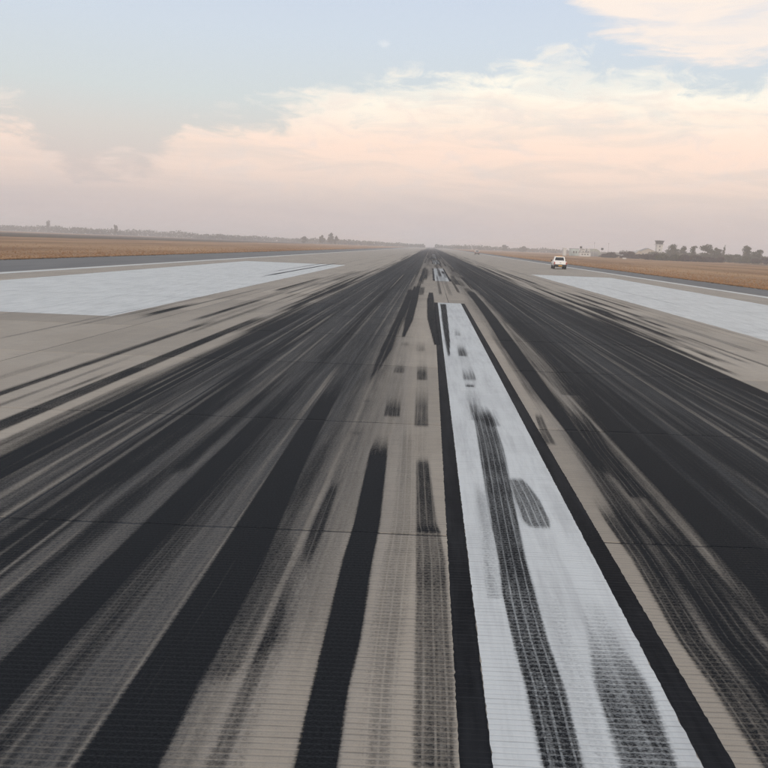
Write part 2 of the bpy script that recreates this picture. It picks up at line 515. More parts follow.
runway = sheet('runway', RW_L, RW_R, -30, 2400, -0.004, M['sealant'])
tag(runway, kind='structure')
JX = [RW_L, -19.2, -15.2, -11.2, -7.2, -3.2, 0.8, 4.8, 8.8, 12.8, 16.8, RW_R]
JY = [-3.0, 1.0, 5.8, 9.63, 14.4, 19.2, 24.0, 28.8, 33.6, 38.4]
cache = {}
for r in range(len(JY) - 1):
    for c in range(len(JX) - 1):
        wx, wy = round(JX[c + 1] - JX[c], 3), round(JY[r + 1] - JY[r], 3)
        if (wx, wy) not in cache:
            g, ch = 0.009, 0.006
            mb = MB(); k = 0
            for i, z in ((g, -0.03), (g, -ch), (g + ch, 0.0)):
                mb.v += [(i, i, z), (wx - i, i, z), (wx - i, wy - i, z), (i, wy - i, z)]
            mb.f.append((8, 9, 10, 11))
            for q in range(2):
                for i in range(4):
                    j = (i + 1) % 4
                    mb.f.append((4 * q + i, 4 * q + j, 4 * q + 4 + j, 4 * q + 4 + i))
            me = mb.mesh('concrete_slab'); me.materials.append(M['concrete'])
            cache[(wx, wy)] = me
        o = link('concrete_slab', cache[(wx, wy)], runway)
        o.location = (JX[c], JY[r], 0.0)
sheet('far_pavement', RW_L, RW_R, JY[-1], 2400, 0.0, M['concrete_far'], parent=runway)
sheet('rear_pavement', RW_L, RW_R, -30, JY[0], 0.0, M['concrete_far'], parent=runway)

# ---------------------------------------------------------------- painted markings
def ragged(x0, x1, y0, y1, z, step, amp, rag_end=0.0):
    n = max(2, int((y1 - y0) / step))
    ys = np.linspace(y0, y1, n + 1)
    if step < 0.1: ys = np.array(sorted(list(ys) + [j + s_ for j in JY if y0 < j < y1 for s_ in (-0.007, 0.007)])); n = len(ys) - 1
    l = x0 + NR.normal(0, amp, n + 1); r = x1 + NR.normal(0, amp, n + 1)
    V = []
    for i in range(n + 1): V += [(l[i], ys[i], z), (r[i], ys[i], z)]
    Q = [(2 * i, 2 * i + 1, 2 * i + 3, 2 * i + 2) for i in range(n)]
    return mesh_np('paint', V, Q)

CL0, CL1 = 0.36, 1.287
stripes = [(-2.0, 31.6, 'long worn white centreline stripe with black side borders nearest the camera'),
           (51.8, 82.0, 'second white centreline stripe ahead, heavily blackened by tyres'),
           (102.0, 132.0, 'third white centreline stripe ahead, faint between dark rubber'),
           (152.0, 182.0, 'fourth white centreline stripe, thin and far down the runway'),
           (202.0, 232.0, 'fifth white centreline stripe, farthest that can be made out')]
for y0, y1, lab in stripes:
    near = y0 < 10
    s = link('centreline_stripe', ragged(CL0, CL1, y0, y1, 0.0016, 0.03 if near else 0.5, 0.002 if near else 0.012), None, M['white'])
    tag(s, lab, 'road marking', 'centreline stripes')
    for a, b in ((CL0 - 0.145, CL0 - 0.001), (CL1 + 0.001, CL1 + 0.145)):
        link('black_border', ragged(a, b, y0, y1, 0.0012, 0.03 if near else 0.5, 0.0018 if near else 0.012), s, M['black'])
s = link('aiming_point_block', ragged(-18.6, -8.55, 21.2, 80.5, 0.0016, 0.4, 0.012), None, M['white_far'])
tag(s, 'large white painted block on the concrete left of the tyre marks', 'road marking', 'aiming point blocks')
s = link('aiming_point_block', ragged(9.42, 16.85, 15.0, 74.0, 0.0016, 0.4, 0.012), None, M['white_far'])
tag(s, 'large white painted block on the concrete right of the tyre marks', 'road marking', 'aiming point blocks')
s = link('edge_line', ragged(-22.05, -21.35, -30, 1500, 0.0016, 2.0, 0.02), None, M['white_far'])
tag(s, 'long thin white runway edge line beside the left asphalt shoulder', 'road marking', 'runway edge lines')
s = link('edge_line', ragged(20.0, 20.65, -30, 1500, 0.0016, 2.0, 0.02), None, M['white_far'])
tag(s, 'long thin white runway edge line beside the right asphalt shoulder', 'road marking', 'runway edge lines')

# ---------------------------------------------------------------- tyre rubber laid down by landing aircraft
# (name, density, edge softness, ribbed, near fade, far fade, [(y, x_left, x_right) ...])
STRIPS = [
('solid', 1.0, 0.011, 0, 0.05, 1.3, [(0.3, -0.495, -0.305), (3.02, -0.495, -0.305), (3.62, -0.51, -0.321), (4.11, -0.516, -0.304), (5.26, -0.536, -0.319), (5.97, -0.528, -0.315), (8.3, -0.571, -0.377), (9.25, -0.535, -0.416)]),
('faint', 0.4, 0.04, 1, 0.05, 3, [(0.3, -0.203, -0.084), (3.03, -0.203, -0.084), (3.64, -0.231, -0.09), (4.13, -0.247, -0.073), (5.29, -0.256, -0.044), (6.0, -0.212, -0.053), (8.35, -0.247, -0.106), (11.18, -0.313, -0.184)]),
('tread_a', 0.72, 0.015, 1, 0.05, 0.2, [(0.3, 0.014, 0.199), (3.05, 0.014, 0.199), (3.66, 0.006, 0.208), (4.15, 0.001, 0.2), (5.31, -0.022, 0.199), (6.09, -0.03, 0.148)]),
('tread_b', 0.84, 0.015, 1, 0.05, 0.5, [(5.83, -0.017, 0.169), (6.02, -0.029, 0.14), (7.59, -0.058, 0.082), (8.25, -0.07, 0.059)]),
(None, 0.95, 0.015, 0, 0.05, 1, [(17.79, 0.16, 0.297), (24.6, -0.033, 0.248), (32.98, -0.075, 0.217), (38.86, -0.007, 0.19)]),
(None, 0.9, 0.01, 0, 0.5, 1, [(15.74, 0.435, 0.475), (18.85, 0.429, 0.55), (24.1, 0.428, 0.614), (31.5, 0.45, 0.692)]),
(None, 0.5, 0.02, 1, 0.15, 1.494985562581629, [(19.82, 0.698, 0.852), (21.81, 0.73, 0.871)]),
(None, 0.75, 0.02, 1, 0.15, 1.9287471189434844, [(15.97, 0.664, 0.851), (18.55, 0.684, 0.852)]),
(None, 0.6, 0.02, 1, 0.15, 1.2684532542477198, [(13.05, 0.629, 0.868), (14.74, 0.659, 0.87)]),
(None, 0.8, 0.02, 1, 0.15, 0.35098891832642254, [(12.38, 0.651, 0.796), (12.85, 0.655, 0.806)]),
(None, 0.45, 0.02, 1, 0.15, 1.8605908023330748, [(9.9, 0.593, 0.723), (12.38, 0.651, 0.78)]),
(None, 0.6, 0.02, 1, 0.15, 1.1392610591488088, [(9.6, 0.778, 0.968), (11.11, 0.782, 0.943)]),
('stripe_long', 0.86, 0.012, 1, 0.05, 1.2, [(0.3, 0.573, 0.757), (3.08, 0.573, 0.757), (3.7, 0.572, 0.779), (4.2, 0.556, 0.765), (4.72, 0.551, 0.771), (5.37, 0.574, 0.778), (6.1, 0.578, 0.808), (8.5, 0.624, 0.906), (10.04, 0.652, 0.916), (11.24, 0.644, 0.894)]),
(None, 0.35, 0.03, 0, 0.02, 0.6, [(4.71, 0.455, 0.551), (7.33, 0.507, 0.604)]),
('rounded', 0.74, 0.015, 1, 0.12, 0.2, [(5.99, 0.93, 1.011), (6.06, 0.89, 1.054), (6.25, 0.846, 1.083), (6.77, 0.843, 1.071), (7.52, 0.863, 0.983)]),
('stripe_short', 0.74, 0.02, 0, 0.05, 1.7, [(0.3, 0.916, 1.174), (3.11, 0.916, 1.174), (3.73, 0.935, 1.224), (4.24, 0.999, 1.176), (4.76, 1.051, 1.163), (5.07, 1.068, 1.165)]),
(None, 0.14, 0.05, 0, 0.05, 1, [(0.3, 0.775, 0.89), (3.09, 0.775, 0.89), (3.72, 0.795, 0.92), (5.39, 0.829, 0.939)]),
('right_tread', 0.86, 0.015, 1, 0.05, 0.9, [(0.3, 1.552, 1.728), (3.76, 1.552, 1.728), (4.28, 1.527, 1.701), (5.48, 1.565, 1.746), (6.21, 1.543, 1.755), (7.1, 1.561, 1.734)]),
('right_grey', 0.72, 0.03, 1, 0.05, 1, [(0.3, 1.76, 2.1), (3.78, 1.76, 2.1), (4.3, 1.749, 2.028), (5.51, 1.822, 2.081), (6.24, 1.824, 2.03), (6.9, 1.85, 2.048)]),
(None, 0.6, 0.03, 1, 0.05, 3, [(12.04, 2.125, 2.449), (14.68, 2.082, 2.652), (19.55, 2.178, 2.751), (26.87, 2.336, 2.8)]),
(None, 0.75, 0.02, 1, 0.1, 2, [(6.91, 1.925, 2.114), (8.7, 1.921, 2.133), (9.7, 1.971, 2.193), (11.69, 2.07, 2.274)]),
('right_black', 0.97, 0.02, 0, 0.6, 3, [(7.45, 1.806, 1.928), (8.67, 1.78, 1.921), (11.63, 1.743, 1.976), (14.55, 1.734, 2.043), (19.36, 1.769, 2.127), (24.78, 1.851, 2.21), (32.38, 1.891, 2.274), (42.19, 1.953, 2.285)]),
('right_small', 0.72, 0.015, 1, 0.2, 0.4, [(8.75, 1.394, 1.546), (9.6, 1.441, 1.556), (10.7, 1.52, 1.606)]),
(None, 0.6, 0.03, 1, 0.05, 3, [(0.3, 2.077, 2.224), (4.32, 2.077, 2.224), (6.29, 2.255, 2.464), (8.76, 2.275, 2.502), (11.78, 2.512, 2.687), (14.81, 2.771, 2.931)]),
('left_wedge', 0.97, 0.02, 0, 0.8, 3, [(18.68, -0.624, -0.554), (23.62, -0.688, -0.451), (32.58, -0.732, -0.447), (45.32, -0.879, -0.54)]),
('left_wedge_b', 0.92, 0.03, 0, 1, 3, [(12.37, -0.93, -0.883), (16.57, -0.989, -0.739), (23.49, -0.983, -0.718), (32.41, -1.015, -0.732), (41.83, -1.069, -0.81)]),
('block', 0.85, 0.018, 1, 0.15, 1.2251094278047252, [(9.93, -0.527, -0.31), (11.68, -0.557, -0.363)]),
(None, 0.6, 0.018, 1, 0.15, 1.0964124715073753, [(13.48, -0.567, -0.378), (15.04, -0.584, -0.412)]),
(None, 0.75, 0.018, 1, 0.15, 1.5149113666430791, [(12.86, -0.14, 0.025), (15.03, -0.178, 0.014)]),
(None, 0.4, 0.018, 1, 0.15, 1.3680759250086978, [(16.47, -0.225, -0.035), (18.43, -0.238, -0.05)]),
(None, 0.66, 0.018, 1, 0.15, 2.1898761604997734, [(9.43, -0.117, 0.055), (12.57, -0.151, 0.043)]),
(None, 0.4, 0.018, 1, 0.15, 0.7917549856481467, [(17.37, -0.575, -0.399), (18.5, -0.594, -0.43)]),
(None, 0.5, 0.018, 1, 0.15, 0.21115306567180275, [(8.89, -0.848, -0.734), (9.19, -0.855, -0.749)]),
(None, 0.45, 0.018, 1, 0.15, 0.20629812864293307, [(10.83, -0.877, -0.781), (11.13, -0.874, -0.775)]),
(None, 0.22, 0.03, 1, 0.5, 6, [(7.89, -0.074, 0.071), (11.22, -0.126, 0.048), (20.9, -0.255, -0.069)]),
(None, 0.16, 0.03, 0, 2, 6, [(7.92, -0.376, -0.211), (11.53, -0.504, -0.312), (19.56, -0.632, -0.459)]),
(None, 0.18, 0.03, 0, 1, 8, [(10.02, 0.573, 0.81), (13.15, 0.633, 0.856), (22.67, 0.726, 0.931)]),
('left_main', 0.965, 0.012, 0, 0.05, 4, [(0.3, -1.3904, -1.034), (5, -1.4124, -1.067), (8.5, -1.4784000000000002, -1.2100000000000002), (14, -1.54, -1.32)]),
('left_second', 0.95, 0.02, 0, 0.05, 6, [(0.3, -2.138, -1.877), (4.0, -2.138, -1.877), (14.03, -2.138, -1.877)]),
(None, 0.84, 0.05, 0, 0.05, 6, [(0.3, -3.014, -2.64), (5.68, -3.014, -2.64), (15.84, -3.014, -2.64)]),
('left_edge', 0.95, 0.022, 0, 0.05, 8, [(0.3, -4.136, -3.696), (7.7, -4.136, -3.696), (28.12, -4.136, -3.696)]),
(None, 0.85, 0.03, 0, 0.4, 6, [(6.98, -2.398, -2.244), (16.21, -2.398, -2.244)]),
('fuzzy', 0.56, 0.06, 0, 0.2, 3, [(3.54, -1.092, -0.972), (4.07, -1.071, -0.737), (5.2, -1.197, -0.848), (5.89, -1.095, -1.018), (8.2, -1.249, -0.997), (9.97, -1.28, -1.065)]),
(None, 0.8, 0.015, 1, 0.5, 0.4, [(4.88, -0.819, -0.754), (5.92, -0.848, -0.739), (7.2, -0.83, -0.765)]),
('far_left_thin', 0.86, 0.03, 0, 0.05, 3, [(0.3, -5.852, -5.676), (10.85, -5.852, -5.676), (22.2, -5.852, -5.676)]),
(None, 0.5, 0.03, 0, 0.05, 4, [(0.3, -5.434, -5.324), (10.06, -5.434, -5.324), (15.91, -5.434, -5.324)]),
(None, 0.6, 0.03, 0, 0.05, 5, [(0.3, -4.466, -4.334), (8.5, -4.466, -4.334), (15.42, -4.466, -4.334)]),
(None, 0.35, 0.04, 0, 0.05, 4, [(0.3, -6.49, -6.292), (11.44, -6.49, -6.292), (16.42, -6.49, -6.292)]),
(None, 0.4, 0.05, 0, 0.05, 5, [(0.3, -4.334, -4.136), (8.08, -4.334, -4.136), (24.81, -4.334, -4.136)]),
('far_left_thick', 0.86, 0.035, 0, 0.05, 4, [(0.3, -4.95, -4.664), (9.41, -4.95, -4.664), (24.45, -4.95, -4.664)]),
(None, 0.7, 0.02, 0, 3, 3, [(9.0, -5.126, -5.016), (13.9, -5.126, -5.016)]),
('block_edge', 0.92, 0.03, 0, 2, 4, [(20.89, -7.986, -7.7), (28.07, -7.986, -7.7)]),
(None, 0.75, 0.02, 0, 2, 6, [(20.75, -8.316, -8.228), (27.98, -8.316, -8.228)]),
(None, 0.75, 0.02, 0, 2, 6, [(20.75, -8.14, -8.074), (29.1, -8.14, -8.074)]),
(None, 0.9, 0.03, 0, 2, 3, [(22.89, -6.38, -6.204), (26.54, -6.38, -6.204)]),
('r1', 0.9, 0.03, 0, 2, 5, [(23.33, 7.326, 7.524), (30.58, 7.326, 7.524)]),
(None, 0.7, 0.02, 0, 1, 3, [(16.34, 6.864, 6.974), (20.65, 6.864, 6.974)]),
('r3', 0.9, 0.04, 0, 2, 6, [(28.11, 6.6, 6.908), (35.77, 6.6, 6.908)]),
(None, 0.72, 0.04, 0, 2, 3, [(23.13, 6.6, 6.82), (26.13, 6.6, 6.82)]),
(None, 0.85, 0.03, 0, 2, 4, [(15.92, 6.314, 6.468), (21.36, 6.314, 6.468)]),
('r_edge', 0.9, 0.04, 0, 0.05, 10, [(0.3, 5.5, 5.764), (11.65, 5.5, 5.764), (30.11, 5.5, 5.764)]),
('r_in', 0.93, 0.04, 0, 0.05, 8, [(0.3, 2.244, 2.64), (5.19, 2.244, 2.64), (17.8, 2.244, 2.64)]),
]
NAMED = {
    'solid': 'solid black tyre skid mark on bare concrete left of the white stripe',
    'faint': 'pale grey ribbed tyre mark between the solid black mark and the stripe border',
    'tread_a': 'ribbed dark tyre mark running along the left black border, nearest the camera',
    'tread_b': 'short dense ribbed tyre mark beyond the joint, beside the left black border',
    'stripe_long': 'long ribbed tyre mark running down the middle of the white stripe',
    'rounded': 'short tyre mark with a rounded end on the white stripe',
    'stripe_short': 'broad smudged tyre mark near the right edge of the white stripe at the bottom',
    'right_tread': 'dark ribbed tyre mark right of the white stripe beyond a thin strip of concrete',
    'right_grey': 'wide grey ribbed tyre mark at the lower right of the runway',
    'right_black': 'narrow solid black tyre mark slanting away just right of the stripe border',
    'right_small': 'small split tyre scuff on the bare concrete right of the stripe',
    'left_wedge': 'pointed black tyre mark ending on the concrete ahead, nearer the centre stripe',
    'left_wedge_b': 'pointed black tyre mark ahead, left of the other pointed mark',
    'block': 'small dark rectangular tyre scuff on the bare concrete left of the stripe',
    'left_main': 'broad black tyre mark at lower left, with a thin pale line along it',
    'left_second': 'second broad black tyre mark from the bottom left corner',
    'left_edge': 'black tyre mark along the outer edge of the left dark band',
    'fuzzy': 'fuzzy grey tyre mark just right of the broad black lower left mark',
    'far_left_thin': 'thin long dark streak crossing the bare concrete far left',
    'far_left_thick': 'thick long black streak on the concrete beside the left dark band',
    'block_edge': 'short black streak touching the corner of the left white block',
    'r1': 'lone dark streak on the concrete closest to the right white block',
    'r3': 'broad dark smear at the far outer edge of the right dark band',
    'r_edge': 'black tyre mark along the outer edge of the right dark band',
    'r_in': 'black tyre mark along the inner edge of the right dark band',
}
for b0, b1 in ((-4.1, -0.8), (2.6, 5.5)):         # older overlapping marks, never two alike
    for i in range(95):
        x = NR.uniform(b0 - 0.2, b1 + 0.2); wd = NR.uniform(0.10, 0.32)
        ya = math.exp(NR.uniform(math.log(1.0), math.log(300))); ln = NR.uniform(0.6, 2.2) * (6 + ya)
        sl = NR.normal(0, 0.0012)
        STRIPS.append((None, NR.uniform(0.15, 0.55), NR.uniform(0.012, 0.045), float(NR.random() < 0.35), 0.1 * ln, 0.35 * ln,
                       [(ya, x - wd / 2, x + wd / 2), (ya + ln, x + sl * ln - wd / 2, x + sl * ln + wd / 2)]))
for b0, b1, nn_ in ((-4.2, -0.7, 190), (1.5, 5.8, 190)):    # narrow single streaks
    for i in range(nn_):
        x = NR.uniform(b0, b1); wd = NR.uniform(0.02, 0.09)
        ya = math.exp(NR.uniform(math.log(1.0), math.log(60))); ln = NR.uniform(0.5, 2.5) * (3 + ya)
        if x < 2.3 and ya + ln > 8: continue
        sl = NR.normal(0, 0.002)
        STRIPS.append((None, NR.uniform(0.2, 0.6), NR.uniform(0.012, 0.03), 0.0, 0.15 * ln, 0.4 * ln,
                       [(ya, x - wd / 2, x + wd / 2), (ya + ln, x + sl * ln - wd / 2, x + sl * ln + wd / 2)]))
CLEAN = []                                          # lines where the film has been scrubbed thin
CLEAN.append((None, .7, .006, 0.0, .5, 3.0, [(0.3, -1.420, -1.408), (5, -1.434, -1.422), (9, -1.495, -1.485)]))
for b0, b1, nn_ in ((-4.1, -0.7, 90), (2.3, 5.6, 120)):
    for i in range(nn_):
        x = NR.uniform(b0, b1); wd = NR.uniform(0.012, 0.06)
        ya = math.exp(NR.uniform(math.log(1.0), math.log(45))); ln = NR.uniform(0.3, 1.6) * (2 + ya)
        if ya < 12 and (-1.5 < x < -1.0 or -2.18 < x < -1.84 or 2.2 < x < 2.7): continue
        CLEAN.append((None, NR.uniform(0.15, 0.65), NR.uniform(0.008, 0.02), 0.0, 0.3 * ln, 0.4 * ln,
                      [(ya, x - wd / 2, x + wd / 2), (ya + ln, x - wd / 2, x + wd / 2)]))
for i in range(230):                                # scattered streaks on the bare concrete outside the bands
    side = -1 if NR.random() < 0.5 else 1
    base = 4.1 if side < 0 else 5.7
    x = side * (base + NR.exponential(1.3)); wd = NR.uniform(0.06, 0.28)
    ya = math.exp(NR.uniform(math.log(14), math.log(420))); ln = NR.uniform(0.3, 1.0) * ya + 3
    sl = NR.normal(0, 0.002)
    STRIPS.append((None, NR.uniform(0.25, 0.8), NR.uniform(0.02, 0.05), 0.0, 0.15 * ln, 0.3 * ln,
                   [(ya, x - wd / 2, x + wd / 2), (ya + ln, x + sl * ln - wd / 2, x + sl * ln + wd / 2)]))
for i in range(26):                                 # ribbed tracks overlapping just right of the stripe
    x = NR.uniform(1.62, 2.35); wd = NR.uniform(0.05, 0.19)
    ya = math.exp(NR.uniform(math.log(1.0), math.log(16))); ln = NR.uniform(0.5, 1.4) * (2.5 + ya)
    sl = NR.normal(0.004, 0.004)
    STRIPS.append((None, NR.uniform(0.3, 0.72), NR.uniform(0.012, 0.03), 1.0 if wd > .1 else 0.0, 0.2 * ln, 0.5 * ln,
                   [(ya, x - wd / 2, x + wd / 2), (ya + ln, x + sl * ln - wd / 2, x + sl * ln + wd / 2)]))
for i in range(90):                                 # marks over the centre, mostly far ahead
    x = NR.uniform(-0.9, 2.6); wd = NR.uniform(0.12, 0.34)
    ya = math.exp(NR.uniform(math.log(34), math.log(420))); ln = NR.uniform(0.15, 0.9) * ya
    STRIPS.append((None, NR.uniform(0.3, 0.9), NR.uniform(0.02, 0.05), 0.0, 0.1 * ln, 0.3 * ln,
                   [(ya, x - wd / 2, x + wd / 2), (ya + ln, x - wd / 2, x + wd / 2)]))

for i in range(15):                                 # the farther stripes are nearly worn over
    x = NR.uniform(0.25, 1.4); wd = NR.uniform(0.08, 0.26)
    ya = NR.uniform(50, 125); ln = NR.uniform(4, 26)
    STRIPS.append((None, NR.uniform(0.5, 0.95), NR.uniform(0.02, 0.04), 0.0, 0.15 * ln, 0.3 * ln,
                   [(ya, x - wd / 2, x + wd / 2), (ya + ln, x - wd / 2, x + wd / 2)]))

def smooth(e0, e1, v):
    t = np.clip((v - e0) / (e1 - e0), 0, 1)
    return t * t * (3 - 2 * t)

def fbm1(x, seed, scale):
    r = np.random.default_rng(seed); out = 0; amp = 1.0
    for o in range(4):
        t = x / scale * 2 ** o + 1000.0
        i = np.floor(t).astype(int); f = t - i; f = f * f * (3 - 2 * f)
        tab = r.random(4096)
        out = out + amp * (tab[i % 4096] * (1 - f) + tab[(i + 1) % 4096] * f); amp *= 0.6
    return out / 2.176

def rubber_band(xs, ys):
    X, Y = np.meshgrid(xs, ys)
    lx = np.log(np.maximum(ys, 1.0))
    # older smeared film of the touchdown zone (grey), and the black it has built up to
    lprof = smooth(-4.3, -3.95, xs) * (1 - smooth(-1.25, -0.62, xs))
    lvar = 0.72 + 0.9 * (fbm1(xs, 3, 0.5) - 0.5)
    rprof = smooth(2.25, 2.6, xs) * (1 - smooth(5.35, 5.9, xs))
    rvar = 0.9 + 0.35 * (fbm1(xs, 5, 0.7) - 0.5)
    fl = np.interp(ys, [1, 8, 20, 60, 700, 1600], [.80, .84, .90, .95, .85, .4])
    fr = np.interp(ys, [1, 8, 20, 60, 700, 1600], [.86, .92, .94, .95, .85, .4])
    bl = np.interp(ys, [1, 6, 10, 16, 26, 60, 700, 1600], [.08, .16, .30, .50, .62, .62, .5, .2])
    br = np.interp(ys, [1, 6, 10, 16, 60, 700, 1600], [.50, .58, .62, .60, .62, .5, .2])
    cprof = smooth(-0.9, -0.5, xs) * (1 - smooth(2.0, 2.6, xs))
    fc = np.interp(ys, [1, 14, 34, 60, 110, 160, 400, 700, 1600], [.03, .08, .14, .30, .55, .78, .85, .7, .3])
    nprof = smooth(1.52, 1.8, xs) * (1 - smooth(2.2, 2.6, xs))
    fn = np.interp(ys, [1, 5, 7, 14, 30, 60], [.55, .5, .32, .25, .35, .4])
    tprof = smooth(-1.25, -0.9, xs) * (1 - smooth(-0.75, -0.1, xs))      # thin grey smear beside the left band
    ft = np.interp(ys, [1, 3.6, 4.4, 8, 14, 30], [.05, .10, .48, .55, .45, .3])
    film = 1 - (1 - fl[:, None] * lprof) * (1 - fr[:, None] * rprof) * (1 - fc[:, None] * cprof) * (1 - fn[:, None] * nprof) * (1 - ft[:, None] * tprof)
    base = bl[:, None] * lprof * lvar + br[:, None] * rprof * rvar + 0.5 * fc[:, None] ** 2 * cprof
    keep = 1 - np.clip(base, 0, .9)
    best = np.zeros_like(X); own = np.full(X.shape, -1, int)
    tread = np.zeros_like(X); tu = np.zeros_like(X)
    clean = np.ones_like(X)
    for k, (nm, dn, sf, tr, ns, fs, rows) in enumerate(STRIPS + CLEAN):
        ry = [q[0] for q in rows]
        i0, i1 = np.searchsorted(ys, ry[0]), np.searchsorted(ys, ry[-1])
        if i1 <= i0: continue
        yy = ys[i0:i1]
        xl = np.interp(yy, ry, [q[1] for q in rows]); xr = np.interp(yy, ry, [q[2] for q in rows])
        c0, c1 = np.searchsorted(xs, xl.min() - 3 * sf), np.searchsorted(xs, xr.max() + 3 * sf)
        if c1 <= c0: continue
        xx = xs[None, c0:c1]
        d = smooth(-sf, sf, xx - xl[:, None]) * (1 - smooth(-sf, sf, xx - xr[:, None]))
        e = np.ones_like(yy)
        if ry[0] > 0.31: e *= smooth(ry[0], ry[0] + ns, yy)
        e *= 1 - smooth(ry[-1] - fs, ry[-1], yy)
        e *= 0.86 + 0.28 * fbm1(yy, 100 + k, 0.10 * (yy.mean() + 4)) if dn < 0.9 else 1.0
        d = np.clip(d * e[:, None] * dn, 0, 1)
        if k >= len(STRIPS):
            clean[i0:i1, c0:c1] *= 1 - d
            continue
        keep[i0:i1, c0:c1] *= 1 - d
        bb = best[i0:i1, c0:c1]; win = d > bb
        bb[win] = d[win]
        own[i0:i1, c0:c1][win] = k
        tread[i0:i1, c0:c1][win] = tr
        tu[i0:i1, c0:c1][win] = (xx - ((xl + xr) / 2)[:, None])[win]
    dens = np.clip((1 - keep) * clean, 0, 1)
    film = np.clip(film * (0.35 + 0.65 * clean), 0, 1)
    # drop clear cells
    tot = 1 - (1 - dens) * (1 - film)
    cell = np.maximum.reduce([tot[:-1, :-1], tot[1:, :-1], tot[:-1, 1:], tot[1:, 1:]])
    ok = cell > 0.06
    bc = np.maximum.reduce([best[:-1, :-1], best[1:, :-1], best[:-1, 1:], best[1:, 1:]])
    oc = np.where(bc > 0.22, own[:-1, :-1], -1)
    return X, Y, dens, film, tread, tu, ok, oc

def yrows(y0, y1, k, mn):
    out = [y0]
    while out[-1] < y1: out.append(out[-1] + max(mn, out[-1] * k))
    out[-1] = y1
    for j in JY:
        if y0 < j < y1: out += [j - 0.009, j - 0.003, j + 0.003, j + 0.009]
    return np.array(sorted(out))

def xcols(parts):
    out = []
    for a, b, s in parts: out += list(np.arange(a, b, s))
    return np.array(out + [parts[-1][1]])

bands = [
    (yrows(0.4, 13.0, 0.008, 0.03), xcols([(-9, -5, .05), (-5, -2.2, .028), (-2.2, 2.6, .012), (2.6, 6, .028), (6, 9.6, .06)])),
    (yrows(13.0, 60.0, 0.010, 0.1), xcols([(-12, -5, .07), (-5, 6.2, .026), (6.2, 12, .07)])),
    (yrows(60.0, 1500.0, 0.016, 0.5), xcols([(-14, -6, .15), (-6, 7, .08), (7, 14, .15)])),
]
buckets = {}
for ys, xs in bands:
    X, Y, dens, film, tread, tu, ok, oc = rubber_band(xs, ys)
    idx = np.arange(X.size).reshape(X.shape)
    quads = np.stack([idx[:-1, :-1], idx[:-1, 1:], idx[1:, 1:], idx[1:, :-1]], -1)
    ids = np.full(oc.shape, -1)
    for k, s_ in enumerate(STRIPS):
        if s_[0] in NAMED: ids[oc == k] = k
    V = np.stack([X.ravel(), Y.ravel(), np.where((np.min(np.abs(Y.ravel()[:, None] - np.array(JY)[None]), 1) < 0.004) & (np.abs(X.ravel() - 0.8235) > 0.63), -0.0025, 0.0032)], 1)
    for k in np.unique(ids[ok]):
        q = quads[ok & (ids == k)]
        buckets.setdefault(int(k), []).append((V, q, dens.ravel(), film.ravel(), tread.ravel(), tu.ravel()))
for k, lst in buckets.items():
    Vs, Qs, At, base = [], [], [[], [], [], []], 0
    for V, q, *att in lst:
        u, inv_ = np.unique(q.ravel(), return_inverse=True)
        Vs.append(V[u]); Qs.append(inv_.reshape(-1, 4) + base); base += len(u)
        for t_, s_ in zip(At, att): t_.append(s_[u])
    if sum(len(q) for q in Qs) < 12: continue
    me = mesh_np('tyre_rubber', np.concatenate(Vs), np.concatenate(Qs))
    for nm, vals in zip(('dens', 'film', 'tread', 'tu'), At):
        at = me.attributes.new(nm, 'FLOAT', 'POINT')
        at.data.foreach_set('value', np.concatenate(vals).astype(np.float32))
    if k < 0:
        o = link('tyre_rubber_film', me, None, M['rubber'])
        tag(o, 'dark overlapping film of old tyre rubber on the touchdown zone', 'tyre rubber', kind='stuff')
    else:
        o = link('tyre_skid_mark', me, None, M['rubber'])
        tag(o, NAMED[STRIPS[k][0]], 'skid mark', 'tyre skid marks on the runway')
# ---------------------------------------------------------------- open veld either side
def blob_strip(name, x0, x1, y0, y1, z, mat, seed, amp, n=60):
    r = np.random.default_rng(seed)
    ys = np.linspace(y0, y1, n + 1)
    a = x0 + amp * (fbm1(ys, seed, (y1 - y0) / 7) - 0.5) * 2
    b = x1 + amp * (fbm1(ys, seed + 1, (y1 - y0) / 7) - 0.5) * 2
    mid = (a + b) / 2; half = (b - a) / 2
    tp = np.sqrt(np.clip(1 - np.abs(np.linspace(-1, 1, n + 1)) ** 5, 0, 1))
    V = []
    for i in range(n + 1): V += [(mid[i] - half[i] * tp[i], ys[i], z), (mid[i] + half[i] * tp[i], ys[i], z)]
    Q = [(2 * i, 2 * i + 1, 2 * i + 3, 2 * i + 2) for i in range(n)]
    return tag(link(name, mesh_np(name, V, Q), None, mat), kind='structure')
blob_strip('burnt_grass_strip', -300, -118, 70, 1500, -0.03, M['burnt'], 21, 14)
blob_strip('pale_field', -2600, -330, 120, 4200, -0.034, M['pale_veld'], 31, 50)
blob_strip('burnt_grass_strip', 150, 215, 230, 420, -0.03, M['burnt'], 41, 8)
blob_strip('pale_field', 330, 2400, 350, 3500, -0.034, M['pale_veld'], 51, 50)

